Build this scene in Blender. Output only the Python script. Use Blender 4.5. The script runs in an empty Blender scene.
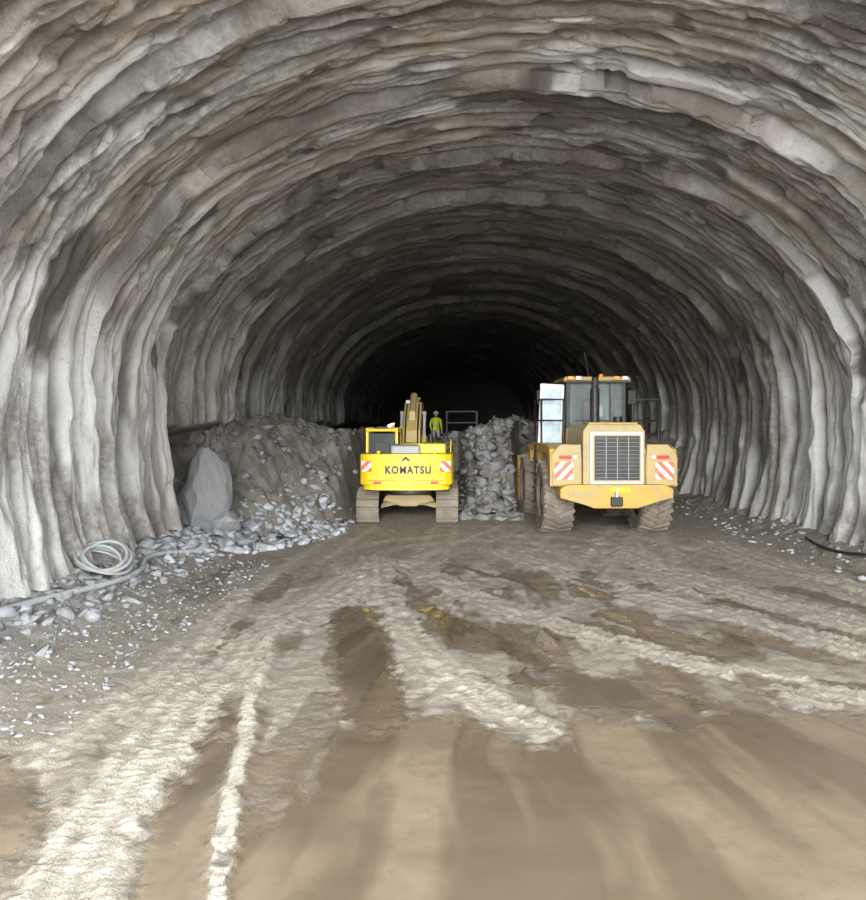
import bpy, bmesh, math, random
import numpy as np
from mathutils import Vector, Matrix, Euler
random.seed(7); RNG=np.random.default_rng(7)
scene=bpy.context.scene
COL=scene.collection

# ------------------------------------------------------------ noise helpers
def _h(ix,iy,seed):
    n=(ix*374761393+iy*668265263+seed*144269504)&0xffffffff
    n=((n^(n>>13))*1274126177)&0xffffffff
    n=n^(n>>16)
    return (n&0xffff)/65535.0
def vn(x,y,seed=0):
    xi=np.floor(x).astype(np.int64); yi=np.floor(y).astype(np.int64)
    fx=x-xi; fy=y-yi
    fx=fx*fx*(3-2*fx); fy=fy*fy*(3-2*fy)
    a=_h(xi,yi,seed); b=_h(xi+1,yi,seed); c=_h(xi,yi+1,seed); d=_h(xi+1,yi+1,seed)
    return (a*(1-fx)+b*fx)*(1-fy)+(c*(1-fx)+d*fx)*fy
def fbm(x,y,seed=0,o=4):
    x=np.asarray(x,dtype=float); y=np.asarray(y,dtype=float)
    t=0;amp=1;s=0
    for i in range(o):
        t=t+amp*vn(x*2**i+i*17.3,y*2**i-i*9.1,seed+i); s+=amp; amp*=0.5
    return t/s
def ss(a,b,x):
    t=np.clip((x-a)/(b-a),0,1); return t*t*(3-2*t)

# ------------------------------------------------------------ materials
def newmat(name):
    m=bpy.data.materials.new(name); m.use_nodes=True
    nt=m.node_tree; b=nt.nodes['Principled BSDF']
    return m,nt,b
def N(nt,t,**k):
    n=nt.nodes.new(t)
    for a,v in k.items(): setattr(n,a,v)
    return n
def mixc(nt,fac,a,b):
    n=N(nt,'ShaderNodeMix',data_type='RGBA')
    for sock,v in ((n.inputs[0],fac),(n.inputs[6],a),(n.inputs[7],b)):
        if isinstance(v,bpy.types.NodeSocket): nt.links.new(v,sock)
        elif isinstance(v,(int,float)): sock.default_value=v
        else: sock.default_value=(*v,1)
    return n.outputs[2]
def ramp(nt,src,p0,p1,lo=0.0,hi=1.0):
    n=N(nt,'ShaderNodeMapRange'); n.inputs[1].default_value=p0;n.inputs[2].default_value=p1
    n.inputs[3].default_value=lo;n.inputs[4].default_value=hi
    nt.links.new(src,n.inputs[0]); return n.outputs[0]
def noise(nt,scale,detail=5,rough=0.6,vec=None,dist=0.0):
    n=N(nt,'ShaderNodeTexNoise'); n.inputs['Scale'].default_value=scale
    n.inputs['Detail'].default_value=detail; n.inputs['Roughness'].default_value=rough
    n.inputs['Distortion'].default_value=dist
    if vec is None:
        tc=N(nt,'ShaderNodeTexCoord'); vec=tc.outputs['Object']
    nt.links.new(vec,n.inputs['Vector']); return n.outputs['Fac']
def bump(nt,b,src,strength,dist,prev=None):
    n=N(nt,'ShaderNodeBump'); n.inputs['Strength'].default_value=strength
    n.inputs['Distance'].default_value=dist
    nt.links.new(src,n.inputs['Height'])
    if prev: nt.links.new(prev,n.inputs['Normal'])
    nt.links.new(n.outputs[0],b.inputs['Normal']); return n.outputs[0]
def attr(nt,name):
    n=N(nt,'ShaderNodeAttribute'); n.attribute_name=name; return n.outputs['Fac']
def math_(nt,op,a,b=None):
    n=N(nt,'ShaderNodeMath',operation=op)
    for i,v in enumerate((a,b)):
        if v is None: continue
        if isinstance(v,(int,float)): n.inputs[i].default_value=v
        else: nt.links.new(v,n.inputs[i])
    return n.outputs[0]

def paint(name,col,dirt=(0.30,0.25,0.19),amount=0.4,rough=0.45,metal=0.0,sc=2.5,bmp=0.003):
    m,nt,b=newmat(name)
    n1=noise(nt,sc,6,0.65)
    f=ramp(nt,n1,0.62-amount*0.35,0.85-amount*0.25,0,min(1,amount*1.6))
    n2=noise(nt,sc*9,3,0.6)
    c=mixc(nt,f,col,dirt)
    c=mixc(nt,ramp(nt,n2,0.45,0.8,0,amount*0.5),c,tuple(x*0.55 for x in col))
    nt.links.new(c,b.inputs['Base Color'])
    b.inputs['Roughness'].default_value=rough; b.inputs['Metallic'].default_value=metal
    bump(nt,b,n2,0.4,bmp); return m
M_yel=paint('excavator_yellow',(0.84,0.63,0.015),(0.42,0.33,0.16),0.25,0.4)
M_boom=paint('boom_dusty_yellow',(0.66,0.50,0.14),(0.52,0.45,0.32),0.6,0.6)
M_och=paint('loader_yellow',(0.54,0.345,0.05),(0.34,0.28,0.18),0.55,0.5)
M_och2=paint('loader_dusty_yellow',(0.45,0.35,0.15),(0.31,0.26,0.19),0.5,0.55)
M_blk=paint('black_paint',(0.02,0.02,0.022),(0.14,0.12,0.10),0.3,0.5)
M_gry=paint('grey_metal',(0.30,0.31,0.31),(0.2,0.17,0.13),0.35,0.5,0.3)
M_drk=paint('dark_steel',(0.10,0.10,0.10),(0.2,0.17,0.13),0.35,0.6,0.2)
M_sil=paint('silver_frame',(0.62,0.62,0.60),(0.35,0.30,0.24),0.3,0.45,0.2)
M_trk=paint('muddy_track_steel',(0.25,0.215,0.17),(0.38,0.33,0.26),0.6,0.75)
M_tyr=paint('muddy_tyre_rubber',(0.15,0.13,0.105),(0.30,0.255,0.20),0.7,0.85)
M_wht=paint('white_paint',(0.78,0.80,0.80),(0.45,0.40,0.33),0.3,0.5)
M_red=paint('red_light',(0.6,0.03,0.02),(0.3,0.1,0.08),0.2,0.4)
M_ora=paint('amber_lamp',(0.9,0.32,0.02),(0.4,0.2,0.1),0.2,0.3)
M_blu=paint('lettering_blue',(0.01,0.012,0.06),(0.1,0.08,0.05),0.1,0.5)
M_hose=paint('hose_grey',(0.46,0.49,0.50),(0.35,0.32,0.28),0.4,0.6)
M_hi=paint('hi_vis_yellow',(0.75,0.95,0.05),(0.5,0.55,0.1),0.1,0.8)
M_trs=paint('work_trousers',(0.62,0.64,0.55),(0.3,0.28,0.22),0.3,0.85)
M_skin=paint('skin',(0.55,0.33,0.23),(0.4,0.25,0.18),0.1,0.6)
M_boot=paint('boots',(0.04,0.035,0.03),(0.2,0.17,0.12),0.3,0.7)
def glass(name,col,rough=0.08,spec=0.5):
    m,nt,b=newmat(name); n=noise(nt,3,4,0.6)
    c=mixc(nt,ramp(nt,n,0.35,0.75),col,tuple(min(1,x*1.8+0.03) for x in col))
    nt.links.new(c,b.inputs['Base Color']); b.inputs['Roughness'].default_value=rough
    b.inputs['Specular IOR Level'].default_value=spec
    return m
M_gls=glass('dark_glass',(0.02,0.025,0.03),0.3,0.12)
M_pale=glass('pale_door_glass',(0.38,0.49,0.56),0.25)
def stripes():
    m,nt,b=newmat('red_white_warning_stripes')
    tc=N(nt,'ShaderNodeTexCoord'); sx=N(nt,'ShaderNodeSeparateXYZ'); nt.links.new(tc.outputs['Object'],sx.inputs[0])
    a=N(nt,'ShaderNodeMath',operation='ABSOLUTE'); nt.links.new(sx.outputs[0],a.inputs[0])
    s=math_(nt,'ADD',a.outputs[0],sx.outputs[2]); s=math_(nt,'MULTIPLY',s,3.6); s=math_(nt,'FRACT',s)
    s=math_(nt,'GREATER_THAN',s,0.5)
    c=mixc(nt,s,(0.76,0.73,0.68),(0.72,0.13,0.06)); n=noise(nt,6,4,0.6)
    c=mixc(nt,ramp(nt,n,0.45,0.75,0,0.6),c,(0.45,0.37,0.26))
    nt.links.new(c,b.inputs['Base Color']); b.inputs['Roughness'].default_value=0.5
    return m
M_str=stripes()

# ------------------------------------------------------------ mesh from grid
def grid_mesh(name,P,mat,attrs=None,flip=False):
    ny,nx,_=P.shape
    me=bpy.data.meshes.new(name)
    idx=np.arange(ny*nx).reshape(ny,nx)
    a=idx[:-1,:-1].ravel();b=idx[:-1,1:].ravel();c=idx[1:,1:].ravel();d=idx[1:,:-1].ravel()
    q=np.stack([a,b,c,d] if not flip else [a,d,c,b],1)
    nf=len(q)
    me.vertices.add(ny*nx); me.vertices.foreach_set('co',P.reshape(-1).astype(np.float32))
    me.loops.add(nf*4); me.loops.foreach_set('vertex_index',q.ravel().astype(np.int32))
    me.polygons.add(nf); me.polygons.foreach_set('loop_start',(np.arange(nf)*4).astype(np.int32))
    me.polygons.foreach_set('loop_total',np.full(nf,4,dtype=np.int32))
    me.polygons.foreach_set('use_smooth',np.ones(nf,dtype=bool))
    me.update(calc_edges=True)
    for k,v in (attrs or {}).items():
        at=me.attributes.new(k,'FLOAT','POINT'); at.data.foreach_set('value',v.ravel().astype(np.float32))
    me.materials.append(mat)
    o=bpy.data.objects.new(name,me); COL.objects.link(o); return o

# ------------------------------------------------------------ tunnel lining
CX,HW,ZS,BZ=1.25,7.85,3.0,5.9
def profile(n):
    pts=[]
    for z in np.linspace(-0.7,ZS,60)[:-1]:
        pts.append((CX-HW*(1-0.006*(ZS-z)**2),z))
    for th in np.linspace(math.pi,0,240):
        pts.append((CX+HW*math.cos(th),ZS+BZ*math.sin(th)))
    for z in np.linspace(ZS,-0.7,60)[1:]:
        pts.append((CX+HW*(1-0.006*(ZS-z)**2),z))
    p=np.array(pts); dl=np.r_[0,np.cumsum(np.hypot(*np.diff(p,axis=0).T))]
    s=np.linspace(0,dl[-1],n)
    return s,np.interp(s,dl,p[:,0]),np.interp(s,dl,p[:,1])
ns=560
s,px,pz=profile(ns)
tx=np.gradient(px,s);tz=np.gradient(pz,s);L=np.hypot(tx,tz)
nx_,nz_=tz/L,-tx/L
ys=np.r_[np.arange(5.0,8,0.06),np.arange(8,20,0.029),np.arange(20,46,0.055),np.arange(46,95,0.3)]
Y,S=np.meshgrid(ys,s,indexing='ij')
PX=np.broadcast_to(px,Y.shape);PZ=np.broadcast_to(pz,Y.shape)
wall=1-ss(3.0,6.0,PZ)
warp=1.3*(fbm(S*0.16,Y*0.22,3)-0.5)+(0.36-0.08*wall)*(fbm(S*0.7,Y*0.7,5)-0.5)+0.9*(fbm(Y*0.6,Y*0+5.5,7)-0.5)+0.08*(1-wall)*(fbm(S*2.6,Y*1.2,9)-0.5)
per=0.64
u=(Y+warp)/per
k=np.floor(u).astype(np.int64)
fold=np.abs(np.sin(np.pi*u))**0.55
ra=_h(k,k*0+3,11)
amp=(0.12+0.20*ra)*(0.80+0.85*wall)*(0.40+1.15*fbm(S*0.35,Y*0.8,21))
fr=u-np.floor(u)
saw=np.where(fr<0.8,fr/0.8,(1-fr)/0.2)
d=amp*(fold*(0.70+0.30*wall)+0.40*saw*(1-wall))
u2=(Y+warp*1.2+0.5*(fbm(S*0.3,Y*0.4,31)-0.5))/0.28
f2=np.abs(np.sin(np.pi*u2))**0.65
m2_=ss(0.40,0.62,fbm(S*0.4,Y*0.6,33))
d+=0.06*f2*(0.25+0.8*m2_)
v=(Y+0.30*(fbm(S*0.2,Y*0.1,8)-0.5))/3.4
d+=0.30*(1-wall*0.6)*(1-(v-np.floor(v)))*0.9
d+=0.20*(fbm(S*0.55,Y*0.9,41,3)-0.5)+0.10*(fbm(S*2.0,Y*3.0,43,3)-0.5)
rn=1-np.abs(2*fbm(S*0.25+1.5*fbm(S*.3,Y*.3,47),Y*3.0+0.8*fbm(S*0.5,Y*0.6,48),45,4)-1)
ledge=ss(0.84,0.98,rn)
d-=0.07*ledge*(0.35+0.65*(1-wall))
pt=fbm(S*0.8,Y*1.8+0.8*fbm(S,Y,50),51,5)
hole=ss(0.61,0.66,pt)*(1-wall)
d-=0.07*hole
left=(S<s[-1]/2)
rock=left*ss(17.5,17.75,Y)*(1-ss(2.3,2.7,PZ+0.5*(fbm(Y,S*0.3,61)-0.5)))
d=d*(1-rock)+rock*(-0.75+0.8*(fbm(S*1.2,Y*1.2,63)-0.5))
P=np.stack([PX+nx_*d,Y,PZ+nz_*d],-1)
st=fbm(S*0.20,Y*0.9,71,5)*0.60+fbm(S*0.6,Y*0.45,73,4)*0.40
st=ss(0.45,0.57,st+0.05*(1-wall)-0.04*wall+0.05*ss(13,24,Y)*(1-0.7*wall))  # noise stains, plus painted shade that thickens them further into the tunnel
seep=np.zeros_like(Y)
rr=random.Random(3)
jx=0.6*(fbm(S*1.8,Y*2,75,3)-.5); jy=0.6*(fbm(S*1.5,Y*2,76,3)-.5)
for i in range(80):
    s0=rr.uniform(4.5,s[-1]-4.5); y0=rr.uniform(8.5,26); a_=rr.uniform(0.12,1.0); b_=rr.uniform(0.06,0.26)
    seep=np.maximum(seep,np.exp(-((S-s0+jx)/a_)**2-((Y-y0+jy)/b_)**2)*rr.uniform(0.7,1.2))
seep=np.maximum(seep,1.3*np.exp(-((S-5.6+jx)/1.2)**2-((Y-12.0+jy)/0.55)**2))
seep=np.maximum(seep,1.2*np.exp(-((S-s[-1]/2-1.5)/2.6)**2-((Y-14.3+jy)/0.28)**2))
seep=ss(0.22,0.6,seep*(0.5+fbm(S*3,Y*5,78)))
pale=np.clip(wall*ss(0.30,0.55,fbm(S*0.25,Y*0.9,77))+0.9*ss(0.45,0.58,fbm(S*0.3,Y*1.3,83))*(1-0.6*wall),0,1)*(1-rock)*(1-0.6*ss(14,24,Y)*(1-wall))  # pale deposits, thinned on the far crown to paint in the dimming
valley_shade=np.clip((1-fold)**1.4*1.4+0.65*(1-f2)**1.6*(0.3+0.7*m2_)+0.5*ledge+0.45*hole*(1-wall),0,1)  # shade of folds, ledges and holes, painted into the lining colour
rust=ss(0.52,0.64,fbm(S*0.5,Y*1.3,81,4))*(1-0.6*wall)
depth_shade=ss(12,28,Y)*(1-0.6*wall)  # tunnel gloom put into the colour: darker with depth, most on the crown
m,nt,b=newmat('shotcrete')
n1=noise(nt,1.3,8,0.65); n2=noise(nt,9,5,0.7); n3=noise(nt,34,3,0.6)
c=mixc(nt,ramp(nt,n1,0.35,0.65),(0.63,0.595,0.535),(0.41,0.375,0.32))
c=mixc(nt,math_(nt,'MULTIPLY',attr(nt,'pale'),0.9),c,(0.79,0.79,0.77))
c=mixc(nt,math_(nt,'MULTIPLY',attr(nt,'rust'),0.6),c,(0.27,0.20,0.135))
f=math_(nt,'MULTIPLY',attr(nt,'stain_and_shade'),ramp(nt,n2,0.3,0.6,0.4,1.0))
c=mixc(nt,math_(nt,'MULTIPLY',f,0.74),c,(0.155,0.135,0.11))
c=mixc(nt,math_(nt,'MULTIPLY',attr(nt,'depth_shade'),0.58),c,(0.13,0.115,0.097))
c=mixc(nt,math_(nt,'MULTIPLY',attr(nt,'damp_and_shade'),0.85),c,(0.08,0.07,0.056))  # painted shade in the fold valleys
c=mixc(nt,math_(nt,'MULTIPLY',attr(nt,'seep'),0.85),c,(0.065,0.053,0.04))
c=mixc(nt,ramp(nt,n2,0.56,0.72,0,0.5),c,(0.24,0.205,0.165))
c=mixc(nt,math_(nt,'MULTIPLY',attr(nt,'rock'),0.8),c,(0.12,0.115,0.11))
c=mixc(nt,attr(nt,'mark'),c,(0.60,0.16,0.12))
nt.links.new(c,b.inputs['Base Color']); b.inputs['Roughness'].default_value=0.5
b.inputs['Specular IOR Level'].default_value=0.5
p=bump(nt,b,n2,0.8,0.05); bump(nt,b,n3,0.6,0.02,p)
mark=np.zeros_like(Y)
for (s0,y0) in ((4.2,16.0),(s[-1]-6,20.0),(1.6,11.9),(s[-1]-3.0,14.0)):
    mark=np.maximum(mark,(np.hypot(S-s0,(Y-y0)*2.0)<0.08)*0.4)
tun=grid_mesh('tunnel_lining',P,m,{'stain_and_shade':st,'pale':pale,'rust':rust,'damp_and_shade':valley_shade,'rock':rock,'mark':mark,'seep':seep,'depth_shade':depth_shade})

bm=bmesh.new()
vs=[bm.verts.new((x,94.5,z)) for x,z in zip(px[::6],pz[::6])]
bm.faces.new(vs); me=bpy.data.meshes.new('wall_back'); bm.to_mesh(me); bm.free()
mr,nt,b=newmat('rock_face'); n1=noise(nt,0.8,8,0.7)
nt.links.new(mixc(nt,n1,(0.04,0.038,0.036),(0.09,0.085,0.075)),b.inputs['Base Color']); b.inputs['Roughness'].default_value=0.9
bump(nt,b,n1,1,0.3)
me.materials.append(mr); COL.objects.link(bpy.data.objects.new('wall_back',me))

# ------------------------------------------------------------ ground
TX=np.array([-9,-6.5,-5,-3.6,-3.1,-2.8,-2.5,0.3,0.6,1.0,2.0,2.6,5.6,7,12.])
TY=np.array([16.0,17.0,18.4,20.2,21.6,23.4,26.4,26.4,24.2,23.2,23.8,27.6,28.0,28.5,29.])
CRX=np.array([-9,-6.5,-5.2,-4.5,-3.2,-2.0,-1.2,-0.2,0.8,1.6,2.6,4,6,9,12.])
CRZ=np.array([2.2,2.3,2.55,2.45,2.2,2.1,2.0,2.05,2.3,2.75,2.6,2.3,2.2,2.0,2.0])
def seg_dist(x,y,pts):
    best=np.full(x.shape,1e9); along=np.zeros(x.shape); side=np.zeros(x.shape); acc=0
    for (ax,ay),(bx,by) in zip(pts[:-1],pts[1:]):
        dx,dy=bx-ax,by-ay; l=math.hypot(dx,dy)
        t=np.clip(((x-ax)*dx+(y-ay)*dy)/(l*l),0,1)
        ex=x-(ax+t*dx); ey=y-(ay+t*dy); dd=np.hypot(ex,ey)
        sg=(ex*dy-ey*dx)/l
        mk=dd<best; best=np.where(mk,dd,best); along=np.where(mk,acc+t*l,along); side=np.where(mk,sg,side)
        acc+=l
    return best,along,side
def heap(x,y):
    toe=np.interp(x,TX,TY)+1.6*(fbm(x*0.6,y*0.3,101)-0.5)
    cr=np.interp(x,CRX,CRZ)
    run=3.2+1.6*(1-ss(-4,-3,x))
    t=(y-toe)/run
    up=np.clip(t,0,1); up=up*0.6+0.4*up*up*(3-2*up)
    top=cr*(1+0.22*(fbm(x*0.8,y*0.5,103)-0.5))
    back=ss(1.1,3.0,t)
    plateau=1.45+0.15*(fbm(x*0.5,y*0.3,105)-0.5)
    h=up*top*(1-back)+plateau*back
    return h, np.clip(t*4,0,1)
DRY=[([(-1.6,15),(-1.9,13),(-2.5,10),(-2.6,8),(-2.45,6),(-2.2,4.0)],0.42),
     ([(-2.3,11),(-2.1,8.6),(-1.6,5.9),(-1.2,4.0)],0.08),
     ([(-1.5,16),(-1.1,12.4),(-0.45,10),(0.0,8.6),(0.7,7.2)],0.30),
     ([(-0.9,15.5),(0.5,12.3),(1.9,10.2),(2.9,9),(4.2,8.0)],0.32),
     ([(1.0,17),(2.9,13),(4.4,10.6),(5.6,8.6)],0.45),
     ([(3.6,17),(4.6,13),(6.0,10)],0.55),
     ([(6.0,18),(6.6,14),(7.4,11)],0.50),
     ([(-3.4,13),(-3.15,10),(-3.25,7.6),(-3.35,6.6)],0.26)]
WET=[([(-2.92,10),(-2.1,7.0),(-1.55,4.0)],0.22,0.95),
     ([(-1.35,11.8),(-1.0,9.6),(-0.7,7.6)],0.36,1.1),
     ([(-0.35,12.0),(0.3,10.8),(1.1,9.1)],0.18,0.95),
     ([(2.3,14.6),(2.5,12.9)],0.34,1.0),
     ([(1.0,8.7),(2.2,7.9)],0.36,1.3),
     ([(2.2,11.6),(3.6,9.6)],0.20,0.85),
     ([(-4.0,6.2),(-3.3,5.4),(-3.1,4.2)],0.5,0.9),
     ([(0.2,15.2),(1.3,13.8),(1.6,12.6)],0.12,0.7),
     ([(4.2,12.4),(5.6,9.6)],0.16,0.8),
     ([(5.6,13.5),(6.3,11.2)],0.18,0.7),
     ([(3.3,8.6),(5.2,7.8)],0.3,1.0)]
POOLS=[(1.55,8.3,0.6,0.55),(-0.95,9.4,0.24,1.0),(2.4,13.6,0.24,0.8),(2.2,7.5,0.35,0.3),(-1.9,6.0,0.10,0.8)]
def ground(x,y,full=False):
    n_lo=fbm(x*0.35,y*0.25,201); n_md=fbm(x*1.3,y*0.9,203); n_hi=fbm(x*5,y*5,205); n_st=fbm(x*2.4,y*0.7,206)
    n_f=fbm(x*14,y*14,208,2)
    wx_=x+0.16*(fbm(x*1.4,y*0.9,231)-0.5)+0.06*(fbm(x*7,y*7,233,3)-0.5); wy_=y+0.5*(fbm(x*1.6,y*1.2,235)-0.5)
    wet=0.95*(1-ss(6.9,8.2,wy_+2.4*(n_st-0.5)+1.6*(n_hi-.5)))*ss(-1.2,-0.9,wx_)+0.35*(1-ss(5,8,y))
    wet=wet+0.7*ss(0.50,0.60,n_lo)*(1-ss(10,16,y))*ss(-3.5,-2.5,x)
    wet=wet+0.40*ss(0.50,0.58,n_st)*(1-ss(13,18,y))
    h=0.07*(n_lo-0.5)+0.06*(n_md-0.5)+0.03*(n_hi-0.5)
    dry=0*x
    ej=0.55*(n_hi-0.5)+0.5*(n_f-0.5)
    for pts,w,a in WET:
        dd,al,sd=seg_dist(wx_,wy_,pts)
        g=a*(1-ss(0.65,1.35,dd/w+1.3*ej)); wet=np.maximum(wet,g); h-=0.035*g
    tread=0*x
    for pts,w in DRY:
        dd,al,sd=seg_dist(wx_,y,pts)
        g=(1-ss(0.65,1.15,dd/w+1.2*ej))*(0.50+0.50*ss(0.30,0.50,n_hi+0.5*(n_st-.5)))
        wet=wet*(1-0.93*g)
        rl=0.62+0.38*np.cos(sd*2*np.pi/0.24)   # parallel tyre grooves
        dry=np.maximum(dry,g*rl)
        tr=ss(-0.3,0.5,np.sin(2*np.pi*(al/0.10+np.abs(sd)*3.2+0.6*n_md)))
        tread=np.maximum(tread,g*tr*ss(0.30,0.55,fbm(x*2,y*2,237,2)))
        h+=0.014*g+0.018*g*rl
        h+=0.025*np.exp(-((dd-w*1.12)/(0.12*w+0.03))**2)*(0.2+1.4*n_hi)
    for x0,x1,x2 in ((2.6,1.2,-0.6),(5.2,4.2,2.6),(-2.3,-2.8,-3.0),(-0.1,-0.4,-1.6),(3.6,5.5,7.0),(1.6,-0.4,-2.0),(4.6,3.0,1.0),(0.8,2.4,4.4)):
        dd,al,sd=seg_dist(wx_,y,[(x0,21),(x1,16),(x2,11)])
        g=np.exp(-(dd/0.25)**4)*0.8
        tread=np.maximum(tread,g*(0.5+0.5*np.sin(2*np.pi*(al/0.15+np.abs(sd)*2)))); h-=0.03*g; dry=np.maximum(dry,0.85*np.exp(-((dd-0.3)/0.12)**2)*(0.4+n_hi))
    rr_=np.hypot(x-0.9,(y-16.3)); 
    for r0 in (1.5,2.3,3.3):
        g=np.exp(-((rr_-r0-0.3*(n_md-.5))/0.14)**2); h+=0.02*g; dry=np.maximum(dry,0.8*g*(0.3+n_hi))
    wx=x+0.4*(fbm(x*0.6,y*0.6,211)-0.5)
    ang=np.arctan2(wx-0.6,17-y+1e-6); rad=np.hypot(wx-0.6,17-y)
    strk=fbm(ang*30,rad*0.30,251,5)
    wet=wet-0.30*ss(0.55,0.66,strk)*(1-ss(11,14,y))*ss(-1.5,-0.5,x)*(0.3+n_hi)
    wet=np.clip(wet+0.40*(n_md-0.5)+0.55*(n_hi-0.5)*(wet>0.12),0,1)
    rough_=1-ss(0.45,0.8,wet)
    h=h+0.018*tread*rough_+0.05*(fbm(x*9,y*9,207,3)-0.5)*(0.20+0.80*rough_)
    h=h*(0.30+0.70*rough_)
    h+=(1-rough_)*0.040*(strk-0.5)+(1-rough_)*0.012*(fbm(x*2.5,y*2.5,255,3)-0.5)
    pool=0*x
    for (a,b,c_,d_) in POOLS:
        pool=np.maximum(pool,1-ss(0.5,1.15,np.hypot((x-a)/c_,(y-b)/d_)+1.2*(n_md-0.5)+0.7*(n_hi-.5)))
    pool=pool*(1-dry)
    h=h*(1-pool)+(-0.02)*pool; wet=np.maximum(wet,pool)
    lb=(1-ss(-6.4,-3.9,x+0.6*(n_md-0.5)))*ss(5.5,9,y)
    h=h+0.42*lb*(0.6+0.8*n_md)+0.14*lb*(n_hi-0.5)+0.06*lb*(n_f-.5)
    rb=ss(7.4,8.9,x+0.4*(n_md-0.5)); h=h+0.28*rb*(0.6+0.8*n_hi)
    hp,hm=heap(x,y)
    lump=fbm(x*1.1,y*1.1,221)
    near=1-ss(27,28,y)
    h=h+hp+hm*(0.60*(lump-0.5)+0.26*(n_hi-0.5)+0.20*ss(0.5,0.56,fbm(x*1.7,y*1.7,223)))*(1-0.6*ss(34,40,y))*(0.45+0.55*near)
    wet=wet*(1-lb)*(1-hm)*(1-rb)
    if full: return h,wet,tread,lb,hm,dry,pool,strk
    return h
def gz(x,y): return float(ground(np.array([[float(x)]]),np.array([[float(y)]]))[0,0])
gy=np.r_[np.arange(-10,3.5,0.4),np.arange(3.5,9,0.025),np.arange(9,26,0.04),np.arange(26,46,0.1),np.arange(46,95,0.8)]
gx=np.arange(-10,12.3,0.035)
GY,GX=np.meshgrid(gy,gx,indexing='ij')
H,Wt,Tr,Lb,Hm,Dr,Pl,Sk=ground(GX,GY,True)
m,nt,b=newmat('mud_and_gravel')
n1=noise(nt,1.1,6,0.65); n2=noise(nt,14,5,0.75); n3=noise(nt,55,3,0.7); n4=noise(nt,0.9,5,0.55,dist=0.4); n5=noise(nt,5,6,0.75)
wet=attr(nt,'wet'); tread=attr(nt,'tread'); berm=attr(nt,'berm'); hp=attr(nt,'heap'); stk=attr(nt,'streak')
dryc=mixc(nt,ramp(nt,n1,0.3,0.7),(0.41,0.37,0.305),(0.32,0.285,0.23))
dryc=mixc(nt,ramp(nt,n5,0.40,0.62,0.0,0.55),dryc,(0.22,0.19,0.145))
dryc=mixc(nt,math_(nt,'MULTIPLY',attr(nt,'dry'),0.85),dryc,(0.57,0.53,0.445))
dryc=mixc(nt,ramp(nt,n2,0.45,0.65,0.0,0.7),dryc,(0.24,0.207,0.157))
dryc=mixc(nt,ramp(nt,n3,0.54,0.68,0,0.55),dryc,(0.60,0.565,0.485))
damp_and_shade=mixc(nt,ramp(nt,n2,0.3,0.7),(0.12,0.096,0.066),(0.21,0.175,0.127))  # damp mud colour of the floor
slur=mixc(nt,ramp(nt,n4,0.35,0.65),(0.205,0.163,0.113),(0.155,0.122,0.083))
slur=mixc(nt,ramp(nt,stk,0.42,0.60,0.0,0.8),slur,(0.10,0.077,0.052))
slur=mixc(nt,ramp(nt,n5,0.52,0.68,0.0,0.4),slur,(0.11,0.087,0.06))
c=mixc(nt,ramp(nt,wet,0.12,0.45),dryc,damp_and_shade)
c=mixc(nt,ramp(nt,wet,0.45,0.85),c,slur)
c=mixc(nt,math_(nt,'MULTIPLY',attr(nt,'pool'),0.6),c,(0.10,0.085,0.065))
c=mixc(nt,ramp(nt,berm,0.1,0.6),c,mixc(nt,ramp(nt,n2,0.35,0.65),(0.48,0.47,0.45),(0.25,0.24,0.22)))
hc=mixc(nt,ramp(nt,n1,0.35,0.65),(0.24,0.22,0.19),(0.36,0.33,0.28)); hc=mixc(nt,ramp(nt,n5,0.44,0.66),hc,(0.15,0.14,0.125)); hc=mixc(nt,ramp(nt,n3,0.52,0.7,0,0.6),hc,(0.46,0.45,0.42))
c=mixc(nt,hp,c,hc)
nt.links.new(c,b.inputs['Base Color'])
r=ramp(nt,wet,0.35,0.85,0.72,0.11)
r=math_(nt,'MULTIPLY',r,ramp(nt,attr(nt,'pool'),0,1,1.0,0.3)); nt.links.new(r,b.inputs['Roughness'])
b.inputs['Specular IOR Level'].default_value=0.7
bn=N(nt,'ShaderNodeBump'); bn.inputs['Distance'].default_value=0.05
nt.links.new(ramp(nt,wet,0.4,0.9,1.0,0.05),bn.inputs['Strength']); nt.links.new(n2,bn.inputs['Height'])
bn2=N(nt,'ShaderNodeBump'); bn2.inputs['Distance'].default_value=0.025
nt.links.new(ramp(nt,wet,0.3,0.75,1.0,0.0),bn2.inputs['Strength']); nt.links.new(n3,bn2.inputs['Height']); nt.links.new(bn.outputs[0],bn2.inputs['Normal'])
nt.links.new(bn2.outputs[0],b.inputs['Normal'])
grid_mesh('floor',np.stack([GX,GY,H],-1),m,{'wet':Wt,'tread':Tr,'berm':Lb,'heap':Hm,'dry':Dr,'pool':Pl,'streak':Sk})

# ------------------------------------------------------------ rocks
def hull(seed,n=16,sq=0.7):
    r=random.Random(seed); bm=bmesh.new()
    for i in range(n):
        v=Vector((r.gauss(0,1),r.gauss(0,1),r.gauss(0,1))).normalized()
        v=Vector((v.x,v.y*r.uniform(0.7,1),v.z*sq)); bm.verts.new(v)
    bmesh.ops.convex_hull(bm,input=bm.verts); bmesh.ops.delete(bm,geom=[v for v in bm.verts if not v.link_faces],context='VERTS')
    bmesh.ops.triangulate(bm,faces=bm.faces)
    bm.verts.index_update()
    V=np.array([v.co[:] for v in bm.verts]);F=np.array([[v.index for v in f.verts] for f in bm.faces]); bm.free()
    return V,F
HULLS=[hull(i,random.choice([8,9,10,12]),random.choice([0.4,0.55,0.75])) for i in range(20)]
m_rock,nt,b=newmat('broken_rock'); t=attr(nt,'tint'); n1=noise(nt,5,6,0.7); n2=noise(nt,22,4,0.7)
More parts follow.
